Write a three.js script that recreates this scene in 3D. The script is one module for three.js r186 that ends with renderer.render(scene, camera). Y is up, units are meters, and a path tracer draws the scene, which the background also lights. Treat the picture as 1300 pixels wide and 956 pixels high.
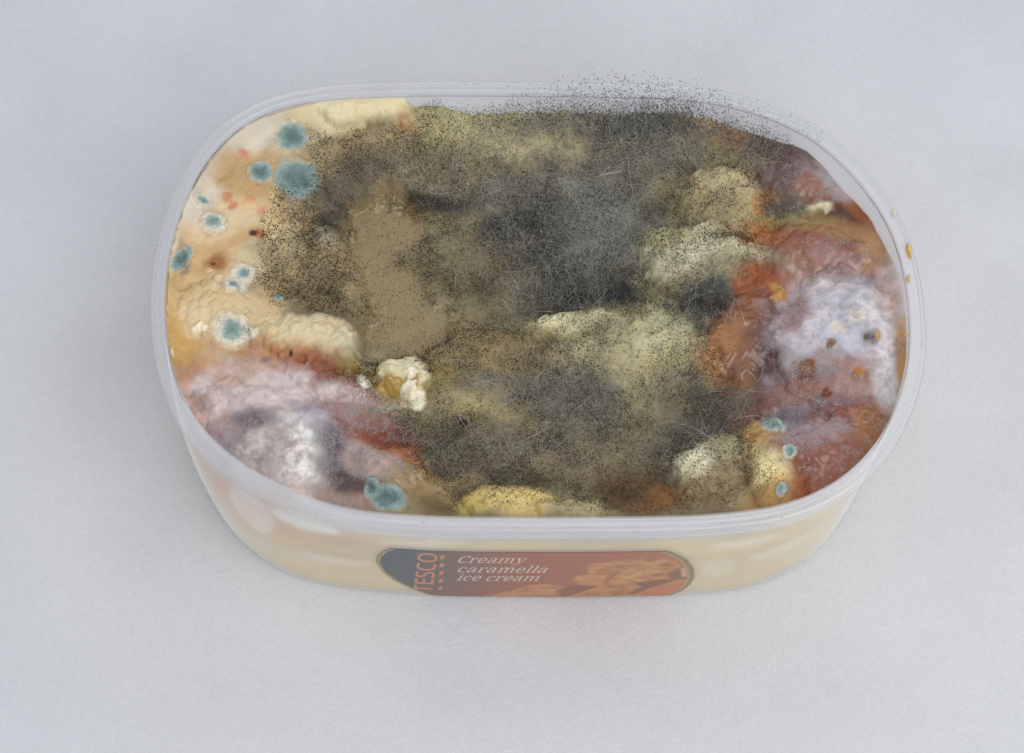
import * as THREE from 'three';
import { mergeGeometries } from 'three/addons/utils/BufferGeometryUtils.js';
import { RectAreaLightUniformsLib } from 'three/addons/lights/RectAreaLightUniformsLib.js';

// ---------------------------------------------------------------- camera, light, exposure
const scene = new THREE.Scene();
const camera = new THREE.PerspectiveCamera(18, 1300 / 866, 0.05, 20);
camera.position.set(-0.00520, 0.51911, 0.25802);
camera.lookAt(-0.00520, 0, -0.01800);
camera.setViewOffset(1300, 866, 0, 0, 1300, 956);          // the picture is a crop that reaches further down
camera.updateProjectionMatrix();
const renderer = new THREE.WebGLRenderer({ antialias: true });
renderer.toneMapping = THREE.LinearToneMapping;
renderer.toneMappingExposure = 1.0;
renderer.shadowMap.enabled = true;
RectAreaLightUniformsLib.init();
scene.background = new THREE.Color().setRGB(0.64, 0.66, 0.70);   // soft light of the pale room
const key = new THREE.RectAreaLight(new THREE.Color().setRGB(1.0, 0.97, 0.93), 2.25, 0.85, 0.85);
key.name = 'window_light';
key.position.set(0.34, 0.84, 0.44);
key.lookAt(0.03, 0, 0.02);
scene.add(key);

// ---------------------------------------------------------------- helpers (plan measures in millimetres)
let seed = 7;
const rnd = () => { seed = (seed + 0x6d2b79f5) | 0; let t = Math.imul(seed ^ (seed >>> 15), 1 | seed); t = (t + Math.imul(t ^ (t >>> 7), 61 | t)) ^ t; return ((t ^ (t >>> 14)) >>> 0) / 4294967296; };
const rr = (a, b) => a + (b - a) * rnd();
const clamp = (x, a, b) => Math.min(b, Math.max(a, x)), mix = (a, b, t) => a + (b - a) * t;
const smooth = (a, b, x) => { const t = clamp((x - a) / (b - a), 0, 1); return t * t * (3 - 2 * t); };
const hash = (i, j) => { let h = Math.imul(i, 374761393) + Math.imul(j, 668265263) | 0; h = Math.imul(h ^ (h >>> 13), 1274126177); return ((h ^ (h >>> 16)) >>> 0) / 4294967296; };
function noise(x, y) {
  const i = Math.floor(x), j = Math.floor(y), u = x - i, v = y - j, a = u * u * (3 - 2 * u), b = v * v * (3 - 2 * v);
  return mix(mix(hash(i, j), hash(i + 1, j), a), mix(hash(i, j + 1), hash(i + 1, j + 1), a), b) * 2 - 1;
}
function fbm(x, y, n = 4) { let s = 0, a = 0.5; for (let k = 0; k < n; k++) { s += a * noise(x, y); x = x * 2.03 + 17.1; y = y * 2.03 + 5.7; a *= 0.5; } return s; }
const LIT = 0.98;                                          // share of white that a level surface shows in the photograph
const lin = (c) => { c /= 255; return c <= 0.04045 ? c / 12.92 : Math.pow((c + 0.055) / 1.055, 2.4); };
const tone = (r, g, b) => { const c = [lin(r), lin(g), lin(b)]; c[2] *= 1 - 0.35 * clamp((c[0] - c[2]) / (c[0] + 0.05) - 0.4, 0, 1); const m = 0.3 * c[0] + 0.55 * c[1] + 0.15 * c[2]; const s = clamp((c[0] - c[2]) / (c[0] + 0.05) - 0.35, 0, 1), deep = 1 - 0.5 * s, k = 0.9 - 0.1 * s; return c.map((v) => Math.min(0.9, deep * (m + (v - m) * k) / LIT)); };
const MM = 0.001;
const used = new Map();
const numbered = (name) => { const n = used.get(name) ?? 0; used.set(name, n + 1); return n ? `${name}_${String(n).padStart(3, '0')}` : name; };
function add(parent, name, geometry, material, label, kind) {
  const m = new THREE.Mesh(geometry, material);
  m.name = numbered(name); m.castShadow = m.receiveShadow = true;
  if (label) m.userData.label = label;
  if (kind) m.userData.kind = kind;
  parent.add(m);
  return m;
}
function group(name, label, category) {
  const g = new THREE.Group(); g.name = name; g.userData = { label, category }; scene.add(g); return g;
}
function geo(pos, index, { color, uv, normal } = {}) {
  const g = new THREE.BufferGeometry();
  g.setAttribute('position', new THREE.BufferAttribute(Float32Array.from(pos, (v) => v * MM), 3));
  if (color) g.setAttribute('color', new THREE.BufferAttribute(Float32Array.from(color), 3));
  if (uv) g.setAttribute('uv', new THREE.BufferAttribute(Float32Array.from(uv), 2));
  g.setIndex(new THREE.BufferAttribute(Uint32Array.from(index), 1));
  if (normal) g.setAttribute('normal', new THREE.BufferAttribute(Float32Array.from(normal), 3)); else g.computeVertexNormals();
  return g;
}
function grainTexture(size, f, repeat) {
  const d = new Uint8Array(size * size * 4);
  for (let y = 0; y < size; y++) for (let x = 0; x < size; x++) { const v = clamp(f(x, y), 0, 255); d.set([v, v, v, 255], (y * size + x) * 4); }
  const t = new THREE.DataTexture(d, size, size); t.wrapS = t.wrapT = THREE.RepeatWrapping; t.magFilter = t.minFilter = THREE.LinearFilter; t.repeat.set(repeat, repeat); t.needsUpdate = true;
  return t;
}

// ---------------------------------------------------------------- the sheet of pale card
{
  const size = 1024, W = 900, D = 900, N = 7;
  const wrap = (x, y, p, s) => { const i = Math.floor(x), j = Math.floor(y), u = x - i, v = y - j, h = (a, b) => hash(((a % p) + p) % p + s, ((b % p) + p) % p - s); return mix(mix(h(i, j), h(i + 1, j), u), mix(h(i, j + 1), h(i + 1, j + 1), u), v) * 2 - 1; };
  const grain = (x, y) => wrap(x / 2, y / 2, size / 2, 3) * 0.45 + wrap(x / 4, y / 4, size / 4, 9) * 0.7 + wrap(x / 8, y / 8, size / 8, 21) * 0.45 + wrap(x / 32, y / 32, size / 32, 5) * 0.25;
  const bump = grainTexture(size, (x, y) => 128 + 70 * grain(x, y), N);
  const col = grainTexture(size, (x, y) => 243 + 3.5 * grain(x + 77, y + 31) + 4 * wrap(x / 128, y / 128, size / 128, 8) - (hash(x, y + 991) > 0.9994 ? 22 : 0), N * 0.83);
  col.colorSpace = THREE.SRGBColorSpace;
  const g = new THREE.BoxGeometry(W * MM, 3 * MM, D * MM); g.translate(0, -1.5 * MM, 0);
  const m = new THREE.MeshStandardMaterial({ color: new THREE.Color().setRGB(0.70, 0.714, 0.752), roughness: 0.92, map: col, bumpMap: bump, bumpScale: 0.00016 });
  const p = add(scene, 'paper_surface', g, m, 'pale grey white sheet of lightly grained card under the tub', 'structure');
}

// ---------------------------------------------------------------- the tub's outline: outer edge of the rim, seen from above
const ring0 = [[-93.5, 3], [-93.4, -9], [-92.0, -19.5], [-89.2, -30], [-84.9, -39.8], [-77.5, -49.3], [-67.6, -55.8], [-54.4, -59.4], [-31.5, -60.8], [-5.2, -60.8], [21.1, -60.4], [36.8, -59.7], [48.6, -57.9], [60.1, -54.2],
  [73.5, -46.3], [84.9, -33.0], [92.0, -18.6], [94.6, -6.3], [95.2, 5.9], [94.4, 17.2], [92.3, 26.6], [88.9, 35.2], [82.8, 45.4], [72.6, 55.1], [58.8, 61.6], [40.3, 64.4], [22.1, 65.0], [-3.4, 65.1], [-26.1, 64.7], [-42.6, 63.0], [-55.6, 58.9], [-70.5, 50.6], [-81.6, 40.2], [-88.0, 29.0], [-91.8, 16.4]];
const curve = new THREE.CatmullRomCurve3(ring0.map(([x, z]) => new THREE.Vector3(x, 0, z)), true, 'centripetal');
const RN = 480, RX = new Float64Array(RN), RZ = new Float64Array(RN), NX = new Float64Array(RN), NZ = new Float64Array(RN);
curve.arcLengthDivisions = 2000;
{
  const pts = curve.getSpacedPoints(RN);
  for (let pass = 0; pass < 6; pass++) { const q = pts.slice(0, RN).map((p) => p.clone()); for (let i = 0; i < RN; i++) pts[i].copy(q[i]).multiplyScalar(0.5).addScaledVector(q[(i + 1) % RN], 0.25).addScaledVector(q[(i + RN - 1) % RN], 0.25); }
  for (let i = 0; i < RN; i++) { RX[i] = pts[i].x; RZ[i] = pts[i].z; }
  for (let i = 0; i < RN; i++) {
    let tx = 0, tz = 0;                                     // normals taken over a wide span, so that offsets stay smooth
    for (let k = 1; k <= 6; k++) { tx += RX[(i + k) % RN] - RX[(i + RN - k) % RN]; tz += RZ[(i + k) % RN] - RZ[(i + RN - k) % RN]; }
    const l = Math.hypot(tx, tz); NX[i] = tz / l; NZ[i] = -tx / l;
    if (NX[i] * RX[i] + NZ[i] * RZ[i] > 0) { NX[i] *= -1; NZ[i] *= -1; }   // inward
  }
}
// the soft wall leans in most at the front and bulges at the left end
const TOP = 63, INNER = 4.2, LEAN = new Float64Array(RN), BULGE = new Float64Array(RN);
for (let i = 0; i < RN; i++) {
  const l = smooth(-38, -72, RX[i]), f = smooth(30, 60, RZ[i]) * (1 - l);
  LEAN[i] = mix(0.057, 0.006, l) + 0.016 * f; BULGE[i] = mix(0.5, 2.0, l) * (1 - f);
}
const lean = (y, i) => LEAN[i] * (TOP - y) - BULGE[i] * Math.sin(Math.PI * clamp((TOP - y) / TOP, 0, 1)) * smooth(61, 52, y);
const innerAt = (y, i) => INNER + lean(y, i), outerAt = (y, i) => 3.55 + lean(y, i);
function sweep(profileAt, closed) {                         // profileAt(i): [inset, height] pairs; swept round the outline
  const pos = [], idx = [], n = profileAt(0).length;
  for (let i = 0; i < RN; i++) for (const [d, y] of profileAt(i)) pos.push(RX[i] + NX[i] * d, y, RZ[i] + NZ[i] * d);
  for (let i = 0; i < RN; i++) for (let k = 0; k < (closed ? n : n - 1); k++) {
    const a = i * n + k, b = i * n + (k + 1) % n, c = ((i + 1) % RN) * n + k, d = ((i + 1) % RN) * n + (k + 1) % n;
    idx.push(a, b, c, b, d, c);
  }
  return geo(pos, idx);
}
function disc(inset, y, up) {
  const pos = [0, y, 0], idx = [];
  for (let i = 0; i < RN; i++) { const d = outerAt(2.6, i) + inset; pos.push(RX[i] + NX[i] * d, y, RZ[i] + NZ[i] * d); }
  for (let i = 0; i < RN; i++) up ? idx.push(0, 1 + i, 1 + (i + 1) % RN) : idx.push(0, 1 + (i + 1) % RN, 1 + i);
  return geo(pos, idx);
}
function arc(cd, cy, r, a0, a1, n) { const out = []; for (let k = 0; k <= n; k++) { const a = (a0 + (a1 - a0) * k / n) * Math.PI / 180; out.push([cd + r * Math.cos(a), cy + r * Math.sin(a)]); } return out; }

const tub = group('ice_cream_tub', 'oval translucent white plastic tub full of mouldy ice cream on pale card', 'tub');
const plastic = new THREE.MeshPhysicalMaterial({ color: new THREE.Color().setRGB(0.975, 0.978, 0.985), roughness: 0.62, transmission: 0.80, thickness: 0, ior: 1.49 });
const rimPlastic = new THREE.MeshPhysicalMaterial({ color: new THREE.Color().setRGB(0.955, 0.96, 0.97), roughness: 0.2, transmission: 0.88, thickness: 0, ior: 1.49 });
{
  // the wall: outer face and rounded foot; the inner face only where no filling wets it
  const outside = (i) => [...[60.9, 57, 50, 44, 38, 32, 26, 20, 14, 9, 4.5].map((y) => [outerAt(y, i), y]), ...arc(outerAt(2.6, i) + 2.4, 2.6, 2.4, 180, 262, 6)];
  const inside = (i) => [44, 47, 50, 54, 58, 60.9].map((y) => [innerAt(y, i), y]);
  add(tub, 'tub_wall', mergeGeometries([sweep(outside, false), sweep(inside, false)]), plastic);
  add(tub, 'tub_base', mergeGeometries([disc(2.2, 0.22, false), disc(2.2, 0.84, true)]), plastic);
  // the rim: skirt, stepped ledge, raised bead
  const rim = (i) => [[0.55, 58.5], [0.2, 58.7], [0.0, 59.2], [0.0, 60.0], [0.28, 60.3], [0.30, 61.8], [0.45, 62.3], [0.85, 62.6], [1.35, 62.5], [1.6, 62.1], [1.8, 61.9], [2.4, 61.95], [2.65, 62.2], [2.9, 62.7], [3.2, 63.0], [3.7, 63.0], [4.0, 62.75], [4.2, 62.3], [innerAt(60.95, i), 60.95], [outerAt(60.95, i), 60.95],
    [3.45, 60.9], [1.3, 60.8], [1.0, 60.4], [0.95, 59.0], [0.8, 58.6]];
  add(tub, 'rim', sweep(rim, true), rimPlastic);
}

// ---------------------------------------------------------------- the printed label on the front wall
{
  const LW = 1632, LH = 1000, c = document.createElement('canvas'); c.width = LW; c.height = LH;
  const g = c.getContext('2d'), X = (px) => (px - 474) / 408 * LW, Y = (py) => (py - 696.5) / 60.5 * LH;
  let gr = g.createLinearGradient(X(474), 0, X(882), 0);
  gr.addColorStop(0, '#3f4f57'); gr.addColorStop(0.10, '#43515a'); gr.addColorStop(0.24, '#6b5850'); gr.addColorStop(0.42, '#975843'); gr.addColorStop(0.7, '#a55f45'); gr.addColorStop(1, '#ab6b48');
  g.fillStyle = gr; g.fillRect(0, 0, LW, LH);
  gr = g.createLinearGradient(X(480), Y(700), X(520), Y(790));
  gr.addColorStop(0, 'rgba(160,90,66,0)'); gr.addColorStop(0.45, 'rgba(165,88,64,0.12)'); gr.addColorStop(1, 'rgba(178,98,72,0.95)');
  g.fillStyle = gr; g.fillRect(0, 0, LW, LH);
  const poly = (pts, fill) => { g.beginPath(); pts.forEach(([x, y], i) => { if (i) g.lineTo(X(x), Y(y)); else g.moveTo(X(x), Y(y)); }); g.closePath(); g.fillStyle = fill; g.fill(); };
  const crumbs = (pts, n, cols) => {                        // the print of broken caramel: mottled patches inside an outline
    g.save(); g.beginPath(); pts.forEach(([x, y], i) => (i ? g.lineTo(X(x), Y(y)) : g.moveTo(X(x), Y(y)))); g.closePath(); g.clip();
    const xs = pts.map((p) => p[0]), ys = pts.map((p) => p[1]);
    for (let k = 0; k < n; k++) { g.fillStyle = cols[k % cols.length]; g.globalAlpha = 0.34; g.beginPath(); g.ellipse(X(rr(Math.min(...xs), Math.max(...xs))), Y(rr(Math.min(...ys), Math.max(...ys))), rr(8, 44), rr(12, 60), rr(0, 3), 0, 7); g.fill(); }
    g.restore();
  };
  const mott = ['#d79a5c', '#a8653a', '#e0aa6e', '#b57442', '#c98650', '#7d4a30'];
  g.filter = 'blur(9px)';
  const p1 = [[600, 757], [640, 748], [668, 740], [690, 737], [712, 741], [740, 742], [752, 748], [720, 757]];
  poly(p1, '#bd7d4a'); crumbs(p1, 260, mott);
  poly([[712, 757], [706, 746], [726, 738], [760, 739], [778, 742], [745, 752]], '#86543f');
  const p2 = [[722, 737], [728, 727], [745, 725], [743, 711], [760, 710], [800, 705], [830, 704], [852, 709], [866, 720], [860, 730], [800, 738], [762, 741]];
  poly(p2, '#c58650'); crumbs(p2, 520, mott);
  poly([[764, 737], [768, 728], [780, 720], [785, 722], [774, 732], [770, 739]], '#a0623f');
  const p3 = [[716, 757], [740, 748], [772, 737], [800, 731], [838, 727], [868, 733], [872, 738], [845, 748], [820, 757]];
  poly(p3, '#b8763f'); crumbs(p3, 420, mott);
  poly([[806, 737], [835, 733], [864, 733], [830, 743], [806, 753], [796, 752], [816, 743]], '#80503d');
  poly([[846, 725], [862, 716], [868, 724], [872, 734], [850, 733]], '#84553f');
  poly([[812, 754], [840, 741], [872, 735], [874, 748], [858, 757], [812, 757]], '#c07346');
  poly([[862, 718], [866, 719], [871, 731], [866, 730]], '#ead0a6');
  g.filter = 'none';
  // lettering
  const text = (s, px, py, wpx, hpx, font, fill, slant = 0) => {
    g.save(); g.font = font; const w = g.measureText(s).width, k = (X(px + wpx) - X(px)) / w, v = (Y(py + hpx) - Y(py)) / 72;
    g.transform(k, 0, -slant * v, v, X(px), Y(py + hpx)); g.fillStyle = fill; g.fillText(s, 0, 0); g.restore();
  };
  const cream = '#d9c6c2', copper = '#cf8257';
  text('Creamy', 575, 701.5, 86, 8.6, '100px serif', cream, 0.22);
  text('caramella', 574, 713.8, 116, 8.6, '100px serif', cream, 0.22);
  text('ice cream', 573, 725, 107, 8.6, '100px serif', cream, 0.22);
  g.save(); g.font = '100px sans-serif'; const tw = g.measureText('TESCO').width;
  g.translate(X(541), Y(751)); g.transform(1, 0, -0.06, 1, 0, 0); g.rotate(-Math.PI / 2); g.scale((Y(752) - Y(699.5)) / tw, 24 / 408 * LW / 72); g.fillStyle = copper; g.fillText('TESCO', 0, 0);
  g.lineWidth = 2.5; g.strokeStyle = copper; g.strokeText('TESCO', 0, 0); g.restore();
  for (let k = 0; k < 5; k++) { const y = 701 + k * 10.3, x = 557 - k * 1.6; poly([[x - 1.5, y + 5.5], [x + 0.5, y + 1], [x + 5.8, y - 0.5], [x + 4.2, y + 4.6]], copper); }
  // gold border along the ends
  const L = (v) => { const k = [[0, 0.055], [0.08, 0.028], [0.2, 0.007], [0.33, 0], [0.5, 0.012], [0.68, 0.045], [0.85, 0.098], [1, 0.165]]; let i = 0; while (i < k.length - 2 && v > k[i + 1][0]) i++; return mix(k[i][1], k[i + 1][1], smooth(0, 1, (v - k[i][0]) / (k[i + 1][0] - k[i][0])) * 0.3 + 0.7 * (v - k[i][0]) / (k[i + 1][0] - k[i][0])); };
  const Rr = (v) => { const k = [[0, 0.895], [0.06, 0.92], [0.2, 0.962], [0.4, 0.99], [0.6, 1], [0.75, 0.992], [0.88, 0.972], [1, 0.925]]; let i = 0; while (i < k.length - 2 && v > k[i + 1][0]) i++; return mix(k[i][1], k[i + 1][1], (v - k[i][0]) / (k[i + 1][0] - k[i][0])); };
  g.strokeStyle = '#8f7c4c'; g.lineJoin = 'round';
  for (const [f, w] of [[L, 34], [Rr, 64]]) { g.lineWidth = w; g.beginPath(); for (let k = 0; k <= 60; k++) { const v = k / 60; k ? g.lineTo(f(v) * LW, v * LH) : g.moveTo(f(v) * LW, v * LH); } g.stroke(); }
  g.strokeStyle = '#b5a070'; for (const [f, w, o] of [[L, 8, 12], [Rr, 8, -30]]) { g.lineWidth = w; g.beginPath(); for (let k = 0; k <= 60; k++) { const v = k / 60; k ? g.lineTo(f(v) * LW + o, v * LH) : g.moveTo(f(v) * LW + o, v * LH); } g.stroke(); }
  // a slight haze: the print sits behind frosted plastic
  g.globalAlpha = 0.24; g.fillStyle = '#b9a79a'; g.fillRect(0, 0, LW, LH);
  const t = new THREE.CanvasTexture(c); t.colorSpace = THREE.SRGBColorSpace; t.anisotropy = 8;
  // the sheet follows the wall; its two ends follow the printed outline
  const xs = [-38.6, 40.4], yTop = 38.2, yLow = 1.2, nu = 96, nv = 28, pos = [], uv = [], idx = [];
  const skin = (y, i) => (y < 2.6 ? outerAt(2.6, i) + 2.4 - Math.sqrt(Math.max(0, 2.52 ** 2 - (2.6 - y) ** 2)) : outerAt(y, i) - 0.12);
  let front = []; for (let i = 0; i < RN; i++) if (RZ[i] > 40) front.push(i);
  front.sort((a, b) => RX[a] - RX[b]);
  const at = (x, y) => { for (let k = 0; k < front.length - 1; k++) { const a = front[k], b = front[k + 1], da = skin(y, a), db = skin(y, b), xa = RX[a] + NX[a] * da, xb = RX[b] + NX[b] * db; if (x >= xa && x <= xb) return mix(RZ[a] + NZ[a] * da, RZ[b] + NZ[b] * db, (x - xa) / (xb - xa)); } return 60; };
  for (let j = 0; j <= nv; j++) for (let i = 0; i <= nu; i++) {
    const v = j / nv, u = mix(L(v), Rr(v), i / nu), y = mix(yTop, yLow, v), x = mix(xs[0], xs[1], u);
    pos.push(x, y, at(x, y)); uv.push(u, 1 - v);
  }
  for (let j = 0; j < nv; j++) for (let i = 0; i < nu; i++) { const a = j * (nu + 1) + i, b = a + 1, e = a + nu + 1, f = e + 1; idx.push(a, e, b, b, e, f); }
  add(tub, 'label', geo(pos, idx, { uv }), new THREE.MeshPhysicalMaterial({ map: t, roughness: 0.45, side: THREE.DoubleSide }), 'brown and copper printed label with cream lettering and caramel pieces');
}

// ---------------------------------------------------------------- the ice cream: one height field, divided into its parts
const ice = group('mouldy_ice_cream', 'spoiled caramel ice cream overgrown with grey, white and blue mould inside the tub', 'ice cream');
const levels = [
  [-87.0, 5.4, 57.5], [-86.3, -12.5, 57.5], [-77.7, -43.6, 56], [-58.0, -57.2, 57.5], [-44.8, -57.5, 58.5], [-36.7, -56.7, 57.5], [-30.7, -55.5, 53.5], [0.9, -54.3, 54.5],
  [35.6, -54.8, 54.5], [65.6, -44.9, 54], [79.1, -34.9, 53], [89.5, -14.8, 53.5], [90.6, 7.3, 53], [85.6, 33.1, 53], [59.8, 51.1, 54], [31.8, 55.5, 53.5],
  [-5.2, 57.0, 55], [-32.9, 56.6, 55], [-64.5, 47.4, 57], [-79.7, 28.8, 57], [-53.3, 12.2, 54], [-14.9, 12.1, 49.5], [-23.3, -17.7, 44.5], [-39.2, -13.1, 44.5],
  [4.9, -20.4, 44], [17.1, -31.5, 45], [-15.4, -43.9, 50], [44.8, -22.4, 48.5], [33.6, 8.2, 50.5], [4.4, 26.4, 48], [27.3, 34.2, 46.5], [63.1, 1.8, 51],
  [-49.6, -35.6, 50], [-54.6, -11.7, 51], [-68.4, -18.5, 55], [-7.2, -36.9, 44], [-22.3, 35.9, 50], [0.5, 41.7, 49]
];
const level = (x, z) => { let s = 0, w = 0; for (const [a, b, h] of levels) { const q = Math.exp(-((x - a) ** 2 + (z - b) ** 2) / 230) + 1e-7; s += q * h; w += q; } return s / w; };
// lumps: part name, label, centre, radii, turn, height, steepness (small = blocky), edge unevenness
const lumps = [
  ['cream_lump', 'largest pale cream block with scattered dark specks beside the dark pit', 40.9, -14.0, 15.8, 11.7, 8, 7.0, 0.38, 0.16],
  ['cream_lump', 'tan cream lump dusted with specks behind the largest block', 48.3, -30.7, 12.3, 10.3, 10, 5.0, 0.5, 0.2],
  ['cream_lump', 'bright cream crest in the middle of the tub', 8.0, 3.8, 11.1, 4.5, -10, 4.5, 0.45, 0.28],
  ['cream_lump', 'wide olive cream mound in front of the dark pit', 23.8, 11.2, 23.4, 14.8, 8, 4.2, 0.8, 0.2],
  ['white_mould_mound', 'rounded mound of white fluffy mould at the right end', 75.6, 12.2, 15.8, 21.1, -8, 5.5, 0.55, 0.16],
  ['white_mould_mound', 'small round dome of white mould at the front left', -54.9, 46.2, 9.5, 10.3, 20, 5.5, 0.8, 0.12],
  ['white_mould_mound', 'long pinkish white mouldy ridge at the front left', -62.5, 34.0, 20.6, 9.0, 18, 3.6, 0.6, 0.25],
  ['cream_lump', 'yellow cream lump speckled black against the front rim', -5.6, 54.2, 12.3, 5.8, 4, 4.5, 0.42, 0.2],
  ['cream_lump', 'small grey cream lump against the front rim', 9.2, 56.2, 9.1, 4.9, 0, 3.6, 0.5, 0.2],
  ['cream_lump', 'pale cream lump left of the tan lump at the front right', 41.9, 43.5, 8.3, 9.4, 30, 6.0, 0.45, 0.2],
  ['cream_lump', 'tan lump with black specks at the front right', 57.1, 44.8, 7.9, 14.4, -12, 5.2, 0.42, 0.22],
  ['cream_lump', 'knobbly white and yellow curd left of centre', -31.6, 20.4, 6.5, 6.7, 0, 5.2, 0.45, 0.34],
  ['cream_lump', 'pale cream ridge in the left half', -52.8, 11.1, 16.6, 8.1, 16, 4.0, 0.5, 0.32],
  ['cream_lump', 'pale cream corner against the back wall', -44.2, -56.0, 13.9, 5.8, -2, 4.5, 0.35, 0.18],
  ['cream_lump', 'small upright cream splinter near the right wall', 71.8, -27.1, 4.8, 1.8, -24, 3.0, 0.8, 0.55],
  ['cream_lump', 'small pale lump in the grey mould at the left', -51.2, -20.1, 5.9, 5.4, 0, 3.0, 0.6, 0.25],
  ['cream_lump', 'long olive cream bank along the back wall', -7.2, -50.6, 29.7, 8.1, 2, 3.2, 0.7, 0.25],
  ['caramel_lump', 'rusty brown caramel ridge left of the white mound', 51.3, 8.4, 9.1, 13.0, 35, 3.4, 0.6, 0.2],
  ['caramel_lump', 'rusty orange caramel ridge at the right wall', 69.9, -15.5, 15.8, 7.2, 14, 3.0, 0.6, 0.22],
  ['caramel_lump', 'red brown caramel shoulder at the front right', 73.6, 40.9, 13.9, 11.2, -35, 2.6, 0.6, 0.2],
  ['caramel_lump', 'rusty caramel seam across the left half', -45.1, 23.4, 17.4, 4.5, 14, 2.4, 0.6, 0.25],
  ['caramel_lump', 'orange brown caramel piece at the front left', -33.9, 45.3, 8.7, 5.8, 34, 4.0, 0.5, 0.22],
  ['caramel_lump', 'dark caramel corner at the back right', 67.4, -38.6, 10.3, 8.1, 30, 3.0, 0.6, 0.2],
  ['cream_lump', 'soft peach fold near the left wall', -78.4, 3.0, 9.1, 8.1, 20, 2.2, 0.6, 0.3],
];
const lumpMask = (L, x, z) => {                             // 1 in the middle, 0 at its edge, negative outside
  const [, , cx, cz, rx, rz, turn, , , rough] = L, a = turn * Math.PI / 180, dx = x - cx, dz = z - cz;
  const u = (dx * Math.cos(a) + dz * Math.sin(a)) / rx, v = (-dx * Math.sin(a) + dz * Math.cos(a)) / rz, r = Math.hypot(u, v);
  if (r > 1.8) return -1;
  return 1 - r - rough * (1.3 * fbm(x * 0.13 + cx, z * 0.13 + cz, 3) + 0.7 * fbm(x * 0.5 + cx, z * 0.5, 2));
};
const inPoly = (poly, x, z) => {                            // signed distance, positive inside
  let d = 1e9, s = -1; const n = poly.length / 2;
  for (let i = 0, j = n - 1; i < n; j = i++) {
    const ax = poly[2 * i], az = poly[2 * i + 1], bx = poly[2 * j], bz = poly[2 * j + 1], ex = bx - ax, ez = bz - az, wx = x - ax, wz = z - az;
    const t = clamp((wx * ex + wz * ez) / (ex * ex + ez * ez), 0, 1); d = Math.min(d, (wx - ex * t) ** 2 + (wz - ez * t) ** 2);
    if ((az > z) !== (bz > z) && x < (bx - ax) * (z - az) / (bz - az) + ax) s = -s;
  }
  return s * Math.sqrt(d);
};
const MOULD = [-67.8, -22.0, -66.3, -31.3, -57.9, -37.2, -58.1, -50.0, -49.9, -49.5, -34.7, -50.0, -29.3, -54.1, -22.6, -59.0, 5.1, -61.5, 38.0, -62.7, 58.1, -55.3, 67.8, -45.6, 63.9, -31.3, 64.2, -19.7, 55.7, -9.4, 50.4, -0.4, 44.3, 5.1, 49.4, 18.2, 54.4, 33.1, 51.3, 37.3, 60.0, 49.6, 37.4, 56.7, -14.5, 56.7, -21.9, 53.7, -29.5, 44.5, -35.4, 34.2, -39.4, 26.8, -47.2, 21.9, -40.9, 11.7, -43.1, 3.4, -51.9, 2.3, -64.6, 0.7, -70.2, -6.0];
const POOL = [-46.4, -32.8, -31.6, -33.8, -28.4, -26.2, -32.8, -16.9, -26.0, -7.7, -19.0, -0.9, -19.9, 5.8, -26.6, 12.9, -36.3, 14.6, -41.7, 16.8, -42.2, 2.4, -39.2, -4.3, -44.1, -13.4, -48.3, -23.8];
const blob = (cx, cz, rx, rz, turn, x, z, soft = 0.5, amp = 0.3, scale = 0.16) => {
  const dx = x - cx, dz = z - cz; if (Math.abs(dx) > 1.9 * Math.max(rx, rz) || Math.abs(dz) > 1.9 * Math.max(rx, rz)) return 0;
  const a = turn * Math.PI / 180, u = (dx * Math.cos(a) + dz * Math.sin(a)) / rx, v = (-dx * Math.sin(a) + dz * Math.cos(a)) / rz;
  return 1 - smooth(1 - soft, 1 + soft * 0.6, Math.hypot(u, v) + amp * 1.6 * fbm(x * scale + cx * 1.7, z * scale + cz, 3));
};

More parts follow.
